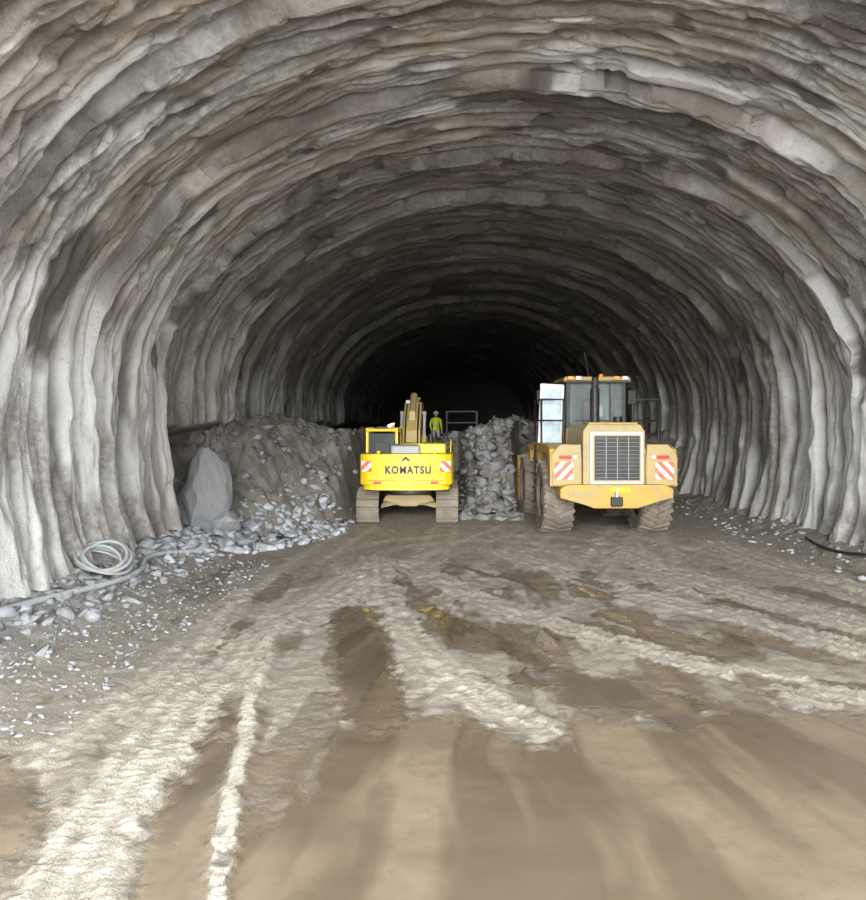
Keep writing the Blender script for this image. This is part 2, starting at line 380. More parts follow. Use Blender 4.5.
c=mixc(nt,t,(0.12,0.115,0.11),(0.62,0.67,0.74)); c=mixc(nt,ramp(nt,n1,0.42,0.68,0,0.75),c,(0.32,0.295,0.255))
c=mixc(nt,ramp(nt,n2,0.55,0.75,0,0.4),c,(0.12,0.115,0.11))
nt.links.new(c,b.inputs['Base Color']); b.inputs['Roughness'].default_value=0.8; bump(nt,b,n2,0.8,0.04)
def rocks(name,items):
    Vs=[];Fs=[];T=[];off=0
    for (x,y,z,r,t) in items:
        V,F=random.choice(HULLS)
        R=np.array(Euler((random.uniform(-.5,.5),random.uniform(-.5,.5),random.uniform(0,6.3))).to_matrix())
        W=(V*r*np.array([random.uniform(.8,1.4),random.uniform(.7,1.1),1]))@R.T+np.array([x,y,z])
        Vs.append(W);Fs.append(F+off);T.append(np.full(len(V),t));off+=len(V)
    V=np.concatenate(Vs);F=np.concatenate(Fs);T=np.concatenate(T)
    me=bpy.data.meshes.new(name); me.vertices.add(len(V)); me.vertices.foreach_set('co',V.astype(np.float32).ravel())
    me.loops.add(len(F)*3); me.loops.foreach_set('vertex_index',F.astype(np.int32).ravel())
    me.polygons.add(len(F)); me.polygons.foreach_set('loop_start',(np.arange(len(F))*3).astype(np.int32)); me.polygons.foreach_set('loop_total',np.full(len(F),3,dtype=np.int32))
    me.update(calc_edges=True)
    at=me.attributes.new('tint','FLOAT','POINT'); at.data.foreach_set('value',T.astype(np.float32)); me.materials.append(m_rock)
    o=bpy.data.objects.new(name,me); COL.objects.link(o); return o
def scatter(n,fx,fy,rmin,rmax,t0,t1,pw=2.5,ok=None):
    out=[]
    xs=np.array([fx() for _ in range(n)]); yy=np.array([fy() for _ in range(n)])
    zz=ground(xs[:,None],yy[:,None])[:,0]
    for x,y,z in zip(xs,yy,zz):
        if ok and not ok(x,y): continue
        if -2.7<x<0.35 and 20.8<y<26.3: continue
        if 2.0<x<5.8 and 18<y<28: continue
        if -1.2<x<1.3 and 34.5<y<39: continue
        r=rmin+(rmax-rmin)*random.random()**pw
        out.append((x,y,z+r*0.05,r,random.uniform(t0,t1)))
    return out
U=random.uniform
sd_=scatter(3800,lambda:-6.2+2.7*random.random()**1.6,lambda:U(6.9,16.0),0.010,0.065,0.25,0.65,3.5)
sd_+=scatter(200,lambda:-6.1+1.5*random.random()**1.4,lambda:U(9,15),0.07,0.20,0.30,0.6,2)
rocks('stone_debris',sd_)
lt=scatter(3600,lambda:U(-6.2,-2.7),lambda:U(14.6,21.8),0.025,0.26,0.50,1.0,3.0,lambda x,y: y>np.interp(x,[-6.2,-5,-4,-2.7],[14.0,15.2,17.0,19.4])+U(-.5,.8) and y<np.interp(x,[-6.2,-5,-4,-2.7],[17.8,19.6,21.2,22.6])+U(-1,.6))
lt+=scatter(420,lambda:U(-6.6,-2.6),lambda:U(18.5,25),0.03,0.24,0.10,0.6,3.5)
rocks('rubble_pile',lt)
rocks('rubble_pile',scatter(900,lambda:U(0.35,2.2),lambda:U(22.4,27.4),0.03,0.34,0.05,0.42,2.8))
rocks('rubble_pile',scatter(600,lambda:U(-6.5,8.5),lambda:U(28.6,31),0.06,0.34,0.05,0.4,2.5))
rocks('wall_foot_stones',scatter(900,lambda:8.7-1.8*random.random()**2,lambda:U(9,27),0.012,0.12,0.25,0.8,3.5))
rocks('loose_gravel',scatter(600,lambda:U(-3.2,7.0),lambda:U(10,20),0.006,0.02,0.1,0.45,3))
def boulder(name,x,y,z,sc,seed,tint,rz=0,rx=0,ry=0):
    bm=bmesh.new(); bmesh.ops.create_icosphere(bm,subdivisions=5,radius=1)
    r=random.Random(seed); planes=[(Vector((r.gauss(0,1),r.gauss(0,1),r.gauss(0,1))).normalized(),r.uniform(0.60,0.85)) for _ in range(16)]
    V=np.array([v.co[:] for v in bm.verts])
    for n,dd in planes:
        n=np.array(n[:]); q=V@n; V=V-np.outer(np.clip(q-dd,0,None)*0.94,n)
    nn=fbm(V[:,0]*2.2+V[:,2]*1.3,V[:,1]*2.2-V[:,2]*1.7,seed,5); V=V*(1+0.34*(nn-0.5))[:,None]
    V=V*np.array(sc)
    for v,c_ in zip(bm.verts,V): v.co=c_
    me=bpy.data.meshes.new(name); bm.to_mesh(me); bm.free()
    for p in me.polygons: p.use_smooth=True
    at=me.attributes.new('tint','FLOAT','POINT'); at.data.foreach_set('value',np.full(len(me.vertices),tint,dtype=np.float32))
    me.materials.append(m_rock); o=bpy.data.objects.new(name,me); o.location=(x,y,z); o.rotation_euler=(rx,ry,rz); COL.objects.link(o)
boulder('boulder',-5.70,18.5,1.10,(0.68,0.65,1.05),44,0.34,0.4,-0.2,0.10)
boulder('boulder',-3.45,25.6,2.32,(0.34,0.3,0.28),8,0.95)
boulder('boulder',-5.1,18.2,0.50,(0.42,0.4,0.26),15,0.6)

# ------------------------------------------------------------ part builders
def empty(name,loc,rz=0):
    e=bpy.data.objects.new(name,None); e.location=loc; e.rotation_euler=(0,0,rz); e.empty_display_size=0.3; COL.objects.link(e); return e
def fin(bm,name,mat,par,smooth=False):
    bmesh.ops.recalc_face_normals(bm,faces=bm.faces)
    me=bpy.data.meshes.new(name); bm.to_mesh(me); bm.free(); me.materials.append(mat)
    if smooth:
        for p in me.polygons: p.use_smooth=True
        try: me.set_sharp_from_angle(angle=math.radians(35))
        except Exception: pass
    o=bpy.data.objects.new(name,me); COL.objects.link(o)
    if par: o.parent=par
    return o
def bbox(bm,size,M):
    bmesh.ops.create_cube(bm,size=1,matrix=M@Matrix.Diagonal((*size,1)))
def box(par,name,size,loc,mat,bev=0.02,rot=(0,0,0)):
    bm=bmesh.new(); bbox(bm,size,Matrix.Translation(loc)@Euler(rot).to_matrix().to_4x4())
    if bev: bmesh.ops.bevel(bm,geom=bm.edges[:],offset=bev,segments=2,affect='EDGES',profile=0.6)
    return fin(bm,name,mat,par)
def prism(par,name,pts,axis,lo,hi,mat,bev=0.02):
    bm=bmesh.new()
    def c(a,b,t): return {'x':(t,a,b),'y':(a,t,b),'z':(a,b,t)}[axis]
    A=[bm.verts.new(c(a,b,lo)) for a,b in pts]; B=[bm.verts.new(c(a,b,hi)) for a,b in pts]
    bm.faces.new(A);bm.faces.new(B[::-1])
    n=len(pts)
    for i in range(n): bm.faces.new((A[i],A[(i+1)%n],B[(i+1)%n],B[i]))
    if bev: bmesh.ops.bevel(bm,geom=bm.edges[:],offset=bev,segments=2,affect='EDGES',profile=0.6)
    return fin(bm,name,mat,par)
def cyl(par,name,p1,p2,r,mat,r2=None,seg=20):
    bm=bmesh.new(); p1,p2=Vector(p1),Vector(p2); d=p2-p1
    M=Matrix.Translation((p1+p2)/2)@d.to_track_quat('Z','Y').to_matrix().to_4x4()
    bmesh.ops.create_cone(bm,cap_ends=True,segments=seg,radius1=r,radius2=r if r2 is None else r2,depth=d.length,matrix=M)
    return fin(bm,name,mat,par,True)
def tube(par,name,pts,r,mat,smooth=False):
    cu=bpy.data.curves.new(name,'CURVE'); cu.dimensions='3D'; cu.bevel_depth=r; cu.bevel_resolution=3
    sp=cu.splines.new('NURBS' if smooth else 'POLY'); sp.points.add(len(pts)-1)
    for q,p in zip(sp.points,pts): q.co=(*p,1)
    if smooth: sp.use_endpoint_u=True; sp.order_u=3
    cu.materials.append(mat); o=bpy.data.objects.new(name,cu); COL.objects.link(o)
    if par: o.parent=par
    return o
def text(par,name,body,loc,size,mat,sx=1.0):
    cu=bpy.data.curves.new(name,'FONT'); cu.body=body; cu.size=size; cu.align_x='CENTER'; cu.align_y='CENTER'
    cu.extrude=0.004; cu.offset=0.009; cu.space_character=1.22; cu.materials.append(mat)
    o=bpy.data.objects.new(name,cu); o.location=loc; o.rotation_euler=(math.pi/2,0,0); o.scale=(sx,1,1); COL.objects.link(o); o.parent=par; return o
def tyre(par,name,c,R,w):
    prof=[(-w/2*0.82,R*0.52),(-w/2,R*0.62),(-w/2,R*0.85),(-w/2*0.86,R*0.93),(-w*0.2,R*0.95),(w*0.2,R*0.95),(w/2*0.86,R*0.93),(w/2,R*0.85),(w/2,R*0.62),(w/2*0.82,R*0.52)]
    bm=bmesh.new(); n=48; rings=[]
    for i in range(n):
        a=2*math.pi*i/n; rings.append([bm.verts.new((c[0]+x,c[1]+r*math.cos(a),c[2]+r*math.sin(a))) for x,r in prof])
    for i in range(n):
        A,B=rings[i],rings[(i+1)%n]
        for j in range(len(prof)-1): bm.faces.new((A[j],A[j+1],B[j+1],B[j]))
    L=24
    for i in range(L):
        for sgn,ph in ((-1,0),(1,0.5)):
            a=2*math.pi*(i+ph)/L
            M=Matrix.Translation(c)@Matrix.Rotation(a,4,'X')@Matrix.Translation((sgn*w*0.25,0,R*0.955))@Matrix.Rotation(sgn*0.45,4,'Z')
            bbox(bm,(w*0.52,R*0.12,R*0.09),M)
    return fin(bm,name,M_tyr,par)
def wheel(par,name,c,R,w,rim,side):
    tyre(par,name+'_tyre',c,R,w)
    cyl(par,name+'_rim',(c[0]-w*0.3,c[1],c[2]),(c[0]+w*0.3,c[1],c[2]),R*0.53,rim)
    cyl(par,name+'_hub',(c[0],c[1],c[2]),(c[0]+side*w*0.42,c[1],c[2]),R*0.25,rim)

# ------------------------------------------------------------ excavator
EX,EY=-1.16,21.75
ex=empty('excavator',(EX,EY,-0.02))
def track(par,name,xc,w,y0,y1,h):
    R=h/2-0.03; bm=bmesh.new(); Ls=y1-y0-2*R; per=2*Ls+2*math.pi*R; n=int(per/0.19)
    for i in range(n):
        q=per*i/n
        if q<Ls: y,z,a=y0+R+q,0.0,0
        elif q<Ls+math.pi*R: t=(q-Ls)/R; y=y1-R+R*math.sin(t); z=R-R*math.cos(t); a=t
        elif q<2*Ls+math.pi*R: y=y1-R-(q-Ls-math.pi*R); z=2*R; a=math.pi
        else: t=(q-2*Ls-math.pi*R)/R; y=y0+R-R*math.sin(t); z=R+R*math.cos(t); a=math.pi+t
        M=Matrix.Translation((xc,y,z+0.03))@Matrix.Rotation(a,4,'X')
        bbox(bm,(w,0.175,0.035),M)
        for g in (-0.06,0,0.06): bbox(bm,(w,0.018,0.06),M@Matrix.Translation((0,g,-0.02)))
    fin(bm,name+'_shoes',M_trk,par)
    prism(par,name+'_frame',[(y0+R,0.14),(y1-R,0.14),(y1-R+0.1,R),(y1-R,h-0.16),(y0+R,h-0.16),(y0+R-0.1,R)],'x',xc-w*0.32,xc+w*0.32,M_trk,0.02)
    for nm,yy in (('sprocket',y0+R),('idler',y1-R)): cyl(par,name+'_'+nm,(xc-w*0.34,yy,R+0.03),(xc+w*0.34,yy,R+0.03),R*0.8,M_gry)
for sg,nm in ((-1,'track_left'),(1,'track_right')): track(ex,nm,sg*1.08,0.60,-0.05,4.15,0.90)
prism(ex,'car_body',[(-0.8,0.42),(-0.55,0.66),(0.55,0.66),(0.8,0.42),(0.8,0.30),(0.45,0.42),(-0.45,0.42),(-0.8,0.30)],'y',1.0,3.1,M_och2,0.02)
cyl(ex,'slew_ring',(0,2.05,0.6),(0,2.05,0.98),0.62,M_gry,seg=32)
prism(ex,'travel_motor_cover',[(-0.62,0.72),(0.62,0.72),(0.74,0.55),(0.3,0.50),(0.25,0.40),(-0.25,0.40),(-0.3,0.50),(-0.74,0.55)],'y',0.65,0.9,M_och2,0.03)
box(ex,'belly_plate',(1.5,3.2,0.06),(0,1.6,0.93),M_blk,0.01)
pl=[]
for a in np.linspace(0,1,13):
    x=-1.24+2.48*a; pl.append((x,-0.62-0.16*(1-((x)/1.24)**2)))
pl=[(-1.25,0.25),(-1.25,-0.35),(-1.2,-0.53)]+pl[1:-1]+[(1.2,-0.53),(1.25,-0.35),(1.25,0.25)]
prism(ex,'counterweight',pl,'z',1.10,1.92,M_yel,0.045)
prism(ex,'counterweight_skirt',[(x*0.93,y*0.93) for x,y in pl],'z',0.97,1.12,M_yel,0.02)
box(ex,'counterweight_groove',(2.0,0.02,0.025),(0,-0.765,1.24),M_och,0.0)
text(ex,'lettering','KOMATSU',(0.06,-0.795,1.50),0.27,M_blu,0.84)
prism(ex,'emblem',[(-0.13,1.75),(0.0,1.87),(0.13,1.75),(0.05,1.75),(0,1.80),(-0.05,1.75)],'y',-0.80,-0.76,M_blk,0)
for sg in (-1,1):
    nm='left' if sg<0 else 'right'
    o=box(ex,'warning_panel_'+nm,(0.28,0.02,0.28),(sg*1.04,-0.683,1.60),M_str,0.004,(0,0,sg*0.19))
    box(ex,'tail_lamp_'+nm,(0.2,0.03,0.06),(sg*0.75,-0.745,1.17),M_red,0.01)
    box(ex,'lifting_eye_'+nm,(0.08,0.14,0.1),(sg*0.75,-0.35,1.95),M_yel,0.02)
box(ex,'deck',(2.46,3.3,0.12),(0,1.75,1.05),M_blk,0.02)
box(ex,'engine_hood',(1.25,1.0,0.30),(0.42,0.65,2.03),M_yel,0.06)
box(ex,'engine_hood_centre',(0.8,0.8,0.30),(-0.05,0.35,1.98),M_gry,0.05)
for i in range(5): box(ex,'vent_slat_%d'%i,(0.68,0.04,0.03),(-0.05,0.12+0.12*i,2.14),M_blk,0.005)
box(ex,'side_box_right',(0.75,1.9,0.75),(0.86,1.7,1.48),M_yel,0.05)
box(ex,'side_box_left',(0.7,1.1,0.8),(-0.88,0.75,1.48),M_yel,0.05)
box(ex,'side_door_louvre',(0.02,0.6,0.4),(-1.24,0.75,1.5),M_blk,0.005)
cyl(ex,'exhaust',(0.62,0.8,2.1),(0.62,0.8,2.42),0.06,M_blk)
cx0,cx1,cy0,cy1,cz0,cz1=-1.27,-0.34,1.35,3.05,1.08,2.58
box(ex,'cab_base',(cx1-cx0,cy1-cy0,0.6),((cx0+cx1)/2,(cy0+cy1)/2,cz0+0.3),M_yel,0.04)
box(ex,'cab_glazing',(cx1-cx0-0.08,cy1-cy0-0.1,0.78),((cx0+cx1)/2,(cy0+cy1)/2,2.05),M_gls,0.02)
box(ex,'cab_roof',(cx1-cx0+0.03,cy1-cy0+0.05,0.10),((cx0+cx1)/2,(cy0+cy1)/2,cz1-0.05),M_yel,0.04)
for i,(xx,yy) in enumerate(((cx0+.04,cy0+.04),(cx1-.04,cy0+.04),(cx0+.04,cy1-.05),(cx1-.04,cy1-.05),(cx0+.04,(cy0+cy1)/2))):
    box(ex,'cab_pillar_%d'%i,(0.085,0.085,1.0),(xx,yy,2.1),M_yel,0.015)
box(ex,'seat_back',(0.42,0.02,0.30),(-0.8,cy0-0.001+0.05,2.02),M_blk,0.01)
box(ex,'work_light_bar',(0.3,0.05,0.06),(-0.8,cy0-0.02,2.6),M_blk,0.01)
cyl(ex,'beacon',(-0.5,1.6,2.58),(-0.5,1.6,2.70),0.045,M_ora)
tube(ex,'handrail_right',[(1.18,0.9,1.85),(1.18,0.9,2.25),(1.18,2.4,2.25),(1.18,2.4,1.85)],0.018,M_yel)
tube(ex,'mirror_arm',[(1.2,2.5,1.8),(1.3,2.6,2.3)],0.014,M_blk); box(ex,'mirror',(0.16,0.03,0.22),(1.3,2.6,2.38),M_blk,0.01)
bx=-0.02
def bar(name,pts,x0,x1,mat): prism(ex,name,pts,'x',x0,x1,mat,0.025)
bar('boom',[(2.3,1.35),(2.65,1.25),(3.2,1.9),(4.0,2.75),(5.2,3.0),(6.2,2.75),(6.3,2.95),(5.3,3.42),(4.0,3.38),(2.8,2.5)],bx-0.27,bx+0.27,M_boom)
bar('stick',[(5.6,3.60),(6.0,3.55),(6.65,2.2),(6.5,1.85),(6.3,1.95)],bx-0.17,bx+0.17,M_boom)
for sg in (-1,1):
    nm='l' if sg<0 else 'r'
    cyl(ex,'boom_cylinder_'+nm,(bx+sg*0.36,2.9,1.35),(bx+sg*0.36,3.5,2.3),0.085,M_boom)
    cyl(ex,'boom_rod_'+nm,(bx+sg*0.36,3.5,2.3),(bx+sg*0.36,4.0,3.05),0.05,M_sil)
cyl(ex,'boom_pin',(bx-0.42,4.0,3.05),(bx+0.42,4.0,3.05),0.07,M_gry)
cyl(ex,'stick_cylinder',(bx,3.3,3.02),(bx,4.6,3.62),0.11,M_boom); cyl(ex,'stick_rod',(bx,4.6,3.62),(bx,5.75,3.58),0.05,M_sil)
box(ex,'cylinder_bracket',(0.2,0.25,0.3),(bx,3.35,2.95),M_boom,0.03)
for i,dx in enumerate((-0.19,0.19)):
    tube(ex,'boom_hose_%d'%i,[(bx+dx,2.5,1.9),(bx+dx,2.7,2.5),(bx+dx,3.2,2.95),(bx+dx,4.1,3.45),(bx+dx,5.1,3.5)],0.022,M_blk,True)
bar('bucket',[(6.1,1.95),(6.7,2.2),(7.05,1.8),(6.95,1.25),(6.45,1.0),(5.95,1.2),(6.35,1.35),(6.6,1.6),(6.25,1.75)],bx-0.55,bx+0.55,M_gry)
box(ex,'work_lamp',(0.14,0.1,0.1),(bx-0.15,3.7,3.4),M_wht,0.02)

# ------------------------------------------------------------ wheel loader
LX,LY=3.82,20.15
ld=empty('wheel_loader',(LX,LY,-0.02),math.radians(1.0)); ld.scale=(0.94,0.97,0.985)
R=0.93
for sg,nm in ((-1,'l'),(1,'r')):
    wheel(ld,'rear_wheel_'+nm,(sg*1.27,0,R),R,0.80,M_och,sg)
    wheel(ld,'front_wheel_'+nm,(sg*1.27-0.08,3.45,R),R,0.80,M_och,sg)
cyl(ld,'rear_axle',(-1.1,0,R),(1.1,0,R),0.24,M_blk); cyl(ld,'front_axle',(-1.1,3.45,R),(1.1,3.45,R),0.24,M_blk)
box(ld,'rear_frame',(0.95,3.0,0.7),(0,0.3,1.1),M_och,0.05)
box(ld,'front_frame',(0.9,2.1,0.9),(0,3.2,1.25),M_och,0.05)
cyl(ld,'articulation_joint',(0,1.9,0.7),(0,1.9,1.6),0.22,M_blk)
prism(ld,'rear_counterweight',[(-1.38,1.24),(-1.38,1.02),(-0.95,0.95),(-0.55,0.78),(0.55,0.78),(0.95,0.95),(1.42,1.02),(1.42,1.24),(1.2,1.34),(-1.2,1.34)],'y',-1.68,-0.9,M_och,0.03)
box(ld,'tow_hitch',(0.28,0.2,0.22),(0,-1.72,0.95),M_blk,0.03); cyl(ld,'tow_pin',(0,-1.76,0.85),(0,-1.76,1.25),0.035,M_sil)
box(ld,'licence_plate',(0.5,0.02,0.11),(0.1,-1.70,1.22),M_yel,0.004)
box(ld,'bumper_stain_plate',(0.75,0.02,0.08),(-0.8,-1.695,1.12),M_och2,0.004)
prism(ld,'engine_hood',[(-0.78,1.3),(-0.78,2.60),(-0.66,2.76),(0.66,2.76),(0.78,2.60),(0.78,1.3)],'y',-1.45,1.0,M_och2,0.04)
box(ld,'grille_frame',(1.34,0.08,1.26),(0.06,-1.47,1.96),M_sil,0.03)
box(ld,'grille_inner_frame',(1.20,0.06,1.12),(0.06,-1.49,1.96),M_och2,0.01)
box(ld,'grille_core',(1.12,0.06,1.04),(0.06,-1.505,1.96),M_blk,0.01)
for i in range(11): box(ld,'grille_bar_%d'%i,(1.08,0.015,0.006),(0.06,-1.54,1.50+0.092*i),M_gry,0)
for i in range(3): box(ld,'grille_post_%d'%i,(0.016,0.02,1.0),(-0.22+0.28*i,-1.545,1.96),M_gry,0)
box(ld,'hood_top_trim',(1.25,0.5,0.05),(0,-1.1,2.78),M_och,0.02)
for sg,nm in ((-1,'l'),(1,'r')):
    x0,x1=sorted((sg*0.80,sg*1.60))
    prism(ld,'rear_fender_'+nm,[(-1.42,1.28),(-1.42,1.95),(-1.30,2.18),(-0.9,2.26),(0.75,2.26),(1.15,1.85),(1.05,1.80),(0.7,2.08),(-0.75,2.08),(-1.15,1.85),(-1.22,1.28)],'x',x0,x1,M_och,0.02)
    prism(ld,'fender_face_'+nm,[(sg*0.82,1.30),(sg*1.54,1.30),(sg*1.56,2.05),(sg*1.35,2.28),(sg*0.82,2.28)],'y',-1.46,-1.40,M_och2,0.02)
    box(ld,'warning_panel_'+nm,(0.46,0.02,0.42),(sg*1.26,-1.475,1.66),M_str,0.004)
    box(ld,'tail_lamp_'+nm,(0.3,0.05,0.08),(sg*1.22,-1.48,1.98),M_red,0.01)
    box(ld,'tail_lamp_white_'+nm,(0.1,0.055,0.08),(sg*0.98,-1.48,1.98),M_wht,0.01)
    prism(ld,'front_fender_'+nm,[(2.5,1.7),(2.65,2.0),(3.1,2.15),(3.9,2.15),(4.3,1.95),(4.25,1.9),(3.85,2.07),(3.15,2.07),(2.72,1.93),(2.58,1.68)],'x',x0,x1,M_och,0.01)
    box(ld,'side_platform_'+nm,(0.75,1.5,0.08),(sg*1.22,1.2,2.22),M_och,0.01)
    for i in range(4): box(ld,'step_%s_%d'%(nm,i),(0.35,0.25,0.03),(sg*1.46,1.85,0.6+0.40*i),M_blk,0.005)
    xr=sg*(1.68 if sg>0 else 1.55)
    tube(ld,'step_rail_'+nm,[(xr,1.9,0.55),(xr,1.9,2.1),(xr,1.85,3.40),(xr,0.5,3.40),(xr,0.5,2.26)],0.03,M_blk)
    tube(ld,'platform_rail_'+nm,[(xr,0.5,3.40),(sg*0.95,0.5,3.40),(sg*0.95,0.5,2.26)],0.03,M_blk)
    tube(ld,'platform_midrail_'+nm,[(xr,1.85,2.85),(xr,0.5,2.85),(sg*0.95,0.5,2.85)],0.024,M_blk)
    tube(ld,'mirror_arm_'+nm,[(sg*0.85,2.0,3.75),(sg*1.35,2.1,3.8),(sg*1.35,2.1,3.5)],0.022,M_blk)
    box(ld,'mirror_'+nm,(0.24,0.06,0.40),(sg*1.35,2.1,3.50),M_blk,0.02)
a0,a1,b0,b1=-0.80,0.86,0.85,2.35
box(ld,'cab_base',(a1-a0,b1-b0,0.75),((a0+a1)/2,(b0+b1)/2,2.35),M_och,0.04)
for i,(xx,yy) in enumerate(((a0+.05,b0+.05),(a1-.05,b0+.05),(a0+.05,b1-.05),(a1-.05,b1-.05))):
    box(ld,'cab_pillar_%d'%i,(0.10,0.10,1.35),(xx,yy,3.3),M_blk,0.015)
def glasspane():
    m,nt,b=newmat('clear_window_glass'); n=noise(nt,2,3,0.5)
    nt.links.new(mixc(nt,n,(0.45,0.55,0.56),(0.35,0.42,0.42)),b.inputs['Base Color'])
    b.inputs['Roughness'].default_value=0.1; b.inputs['Alpha'].default_value=0.18; b.inputs['Specular IOR Level'].default_value=0.3
    return m
M_clr=glasspane()
box(ld,'rear_window',(a1-a0-0.2,0.02,1.15),((a0+a1)/2,b0+0.03,3.28),M_clr,0)
box(ld,'windscreen',(a1-a0-0.2,0.02,1.15),((a0+a1)/2,b1-0.03,3.28),M_clr,0)
box(ld,'side_window_r',(0.02,b1-b0-0.2,1.15),(a1-0.03,(b0+b1)/2,3.28),M_clr,0)
box(ld,'rear_window_divider',(0.05,0.04,1.2),(0.42,b0+0.02,3.28),M_blk,0.005)
box(ld,'wiper_bar',(0.9,0.03,0.03),(-0.1,b0-0.01,2.85),M_blk,0)
box(ld,'driver_seat_back',(0.5,0.14,0.75),(0.0,1.45,3.05),M_blk,0.05)
box(ld,'driver_headrest',(0.28,0.1,0.2),(0.0,1.43,3.5),M_blk,0.04)
box(ld,'seat_cover_panel',(0.34,0.02,0.3),(0.15,1.37,3.1),M_pale,0.01)
tube(ld,'steering_wheel',[(0.2*math.cos(t),2.05+0.06*math.sin(t),3.05+0.19*math.sin(t)) for t in np.linspace(0,6.283,20)],0.02,M_blk)
prism(ld,'cab_roof',[(-0.92,3.90),(-0.86,4.01),(0.92,4.01),(0.98,3.90)],'y',0.7,2.5,M_och,0.02)
box(ld,'roof_edge',(1.86,0.05,0.06),(0.03,0.69,3.88),M_blk,0.01)
for i,xx in enumerate((-0.72,-0.50,0.55,0.78)): box(ld,'roof_lamp_%d'%i,(0.17,0.1,0.10),(xx,0.66,3.97),M_wht if i%2 else M_ora,0.02)
cyl(ld,'beacon',(0.3,1.5,3.98),(0.3,1.5,4.12),0.07,M_ora)
tube(ld,'aerial',[(-0.1,1.2,3.98),(-0.25,1.15,4.70)],0.012,M_blk)
cyl(ld,'exhaust_stack',(-0.26,-0.35,2.72),(-0.26,-0.35,3.65),0.125,M_blk); cyl(ld,'exhaust_tip',(-0.26,-0.35,3.65),(-0.26,-0.42,3.95),0.09,M_blk)
cyl(ld,'air_precleaner',(0.36,-0.3,2.72),(0.36,-0.3,2.95),0.12,M_blk)
box(ld,'cab_door',(0.68,0.05,1.80),(-1.22,0.98,2.93),M_wht,0.03,(0,0.05,0.08))
box(ld,'cab_door_glass',(0.54,0.02,1.45),(-1.22,0.94,2.98),M_pale,0.01,(0,0.05,0.08))  # pale blue base colour paints in the sky reflected by the glass
for sg in (-1,1):
    nm='l' if sg<0 else 'r'
    prism(ld,'lift_arm_'+nm,[(2.6,2.0),(3.0,2.2),(4.4,1.5),(5.2,0.75),(5.0,0.5),(4.2,1.1),(2.8,1.7)],'x',sg*0.55-0.08,sg*0.55+0.08,M_och,0.02)
    cyl(ld,'lift_cylinder_'+nm,(sg*0.38,2.7,1.2),(sg*0.38,4.2,1.25),0.09,M_blk)
prism(ld,'bell_crank',[(3.7,1.5),(4.0,2.5),(4.2,2.5),(4.5,1.4)],'x',-0.08,0.08,M_och,0.02)
cyl(ld,'tilt_cylinder',(0,2.6,2.1),(0,4.1,2.4),0.1,M_blk)
prism(ld,'bucket',[(4.95,0.35),(4.8,1.0),(5.0,1.55),(5.25,1.75),(5.3,1.65),(5.1,1.45),(4.95,1.0),(5.1,0.5),(5.4,0.25),(6.4,0.20),(6.4,0.12),(5.3,0.12)],'x',-1.68,1.68,M_och,0.01)
for sg in (-1,1): prism(ld,'bucket_side_%s'%('l' if sg<0 else 'r'),[(4.95,0.35),(4.8,1.0),(5.0,1.55),(5.25,1.75),(5.7,1.3),(6.4,0.2),(6.4,0.12),(5.3,0.12)],'x',sg*1.68-0.03,sg*1.68+0.03,M_och,0.01)

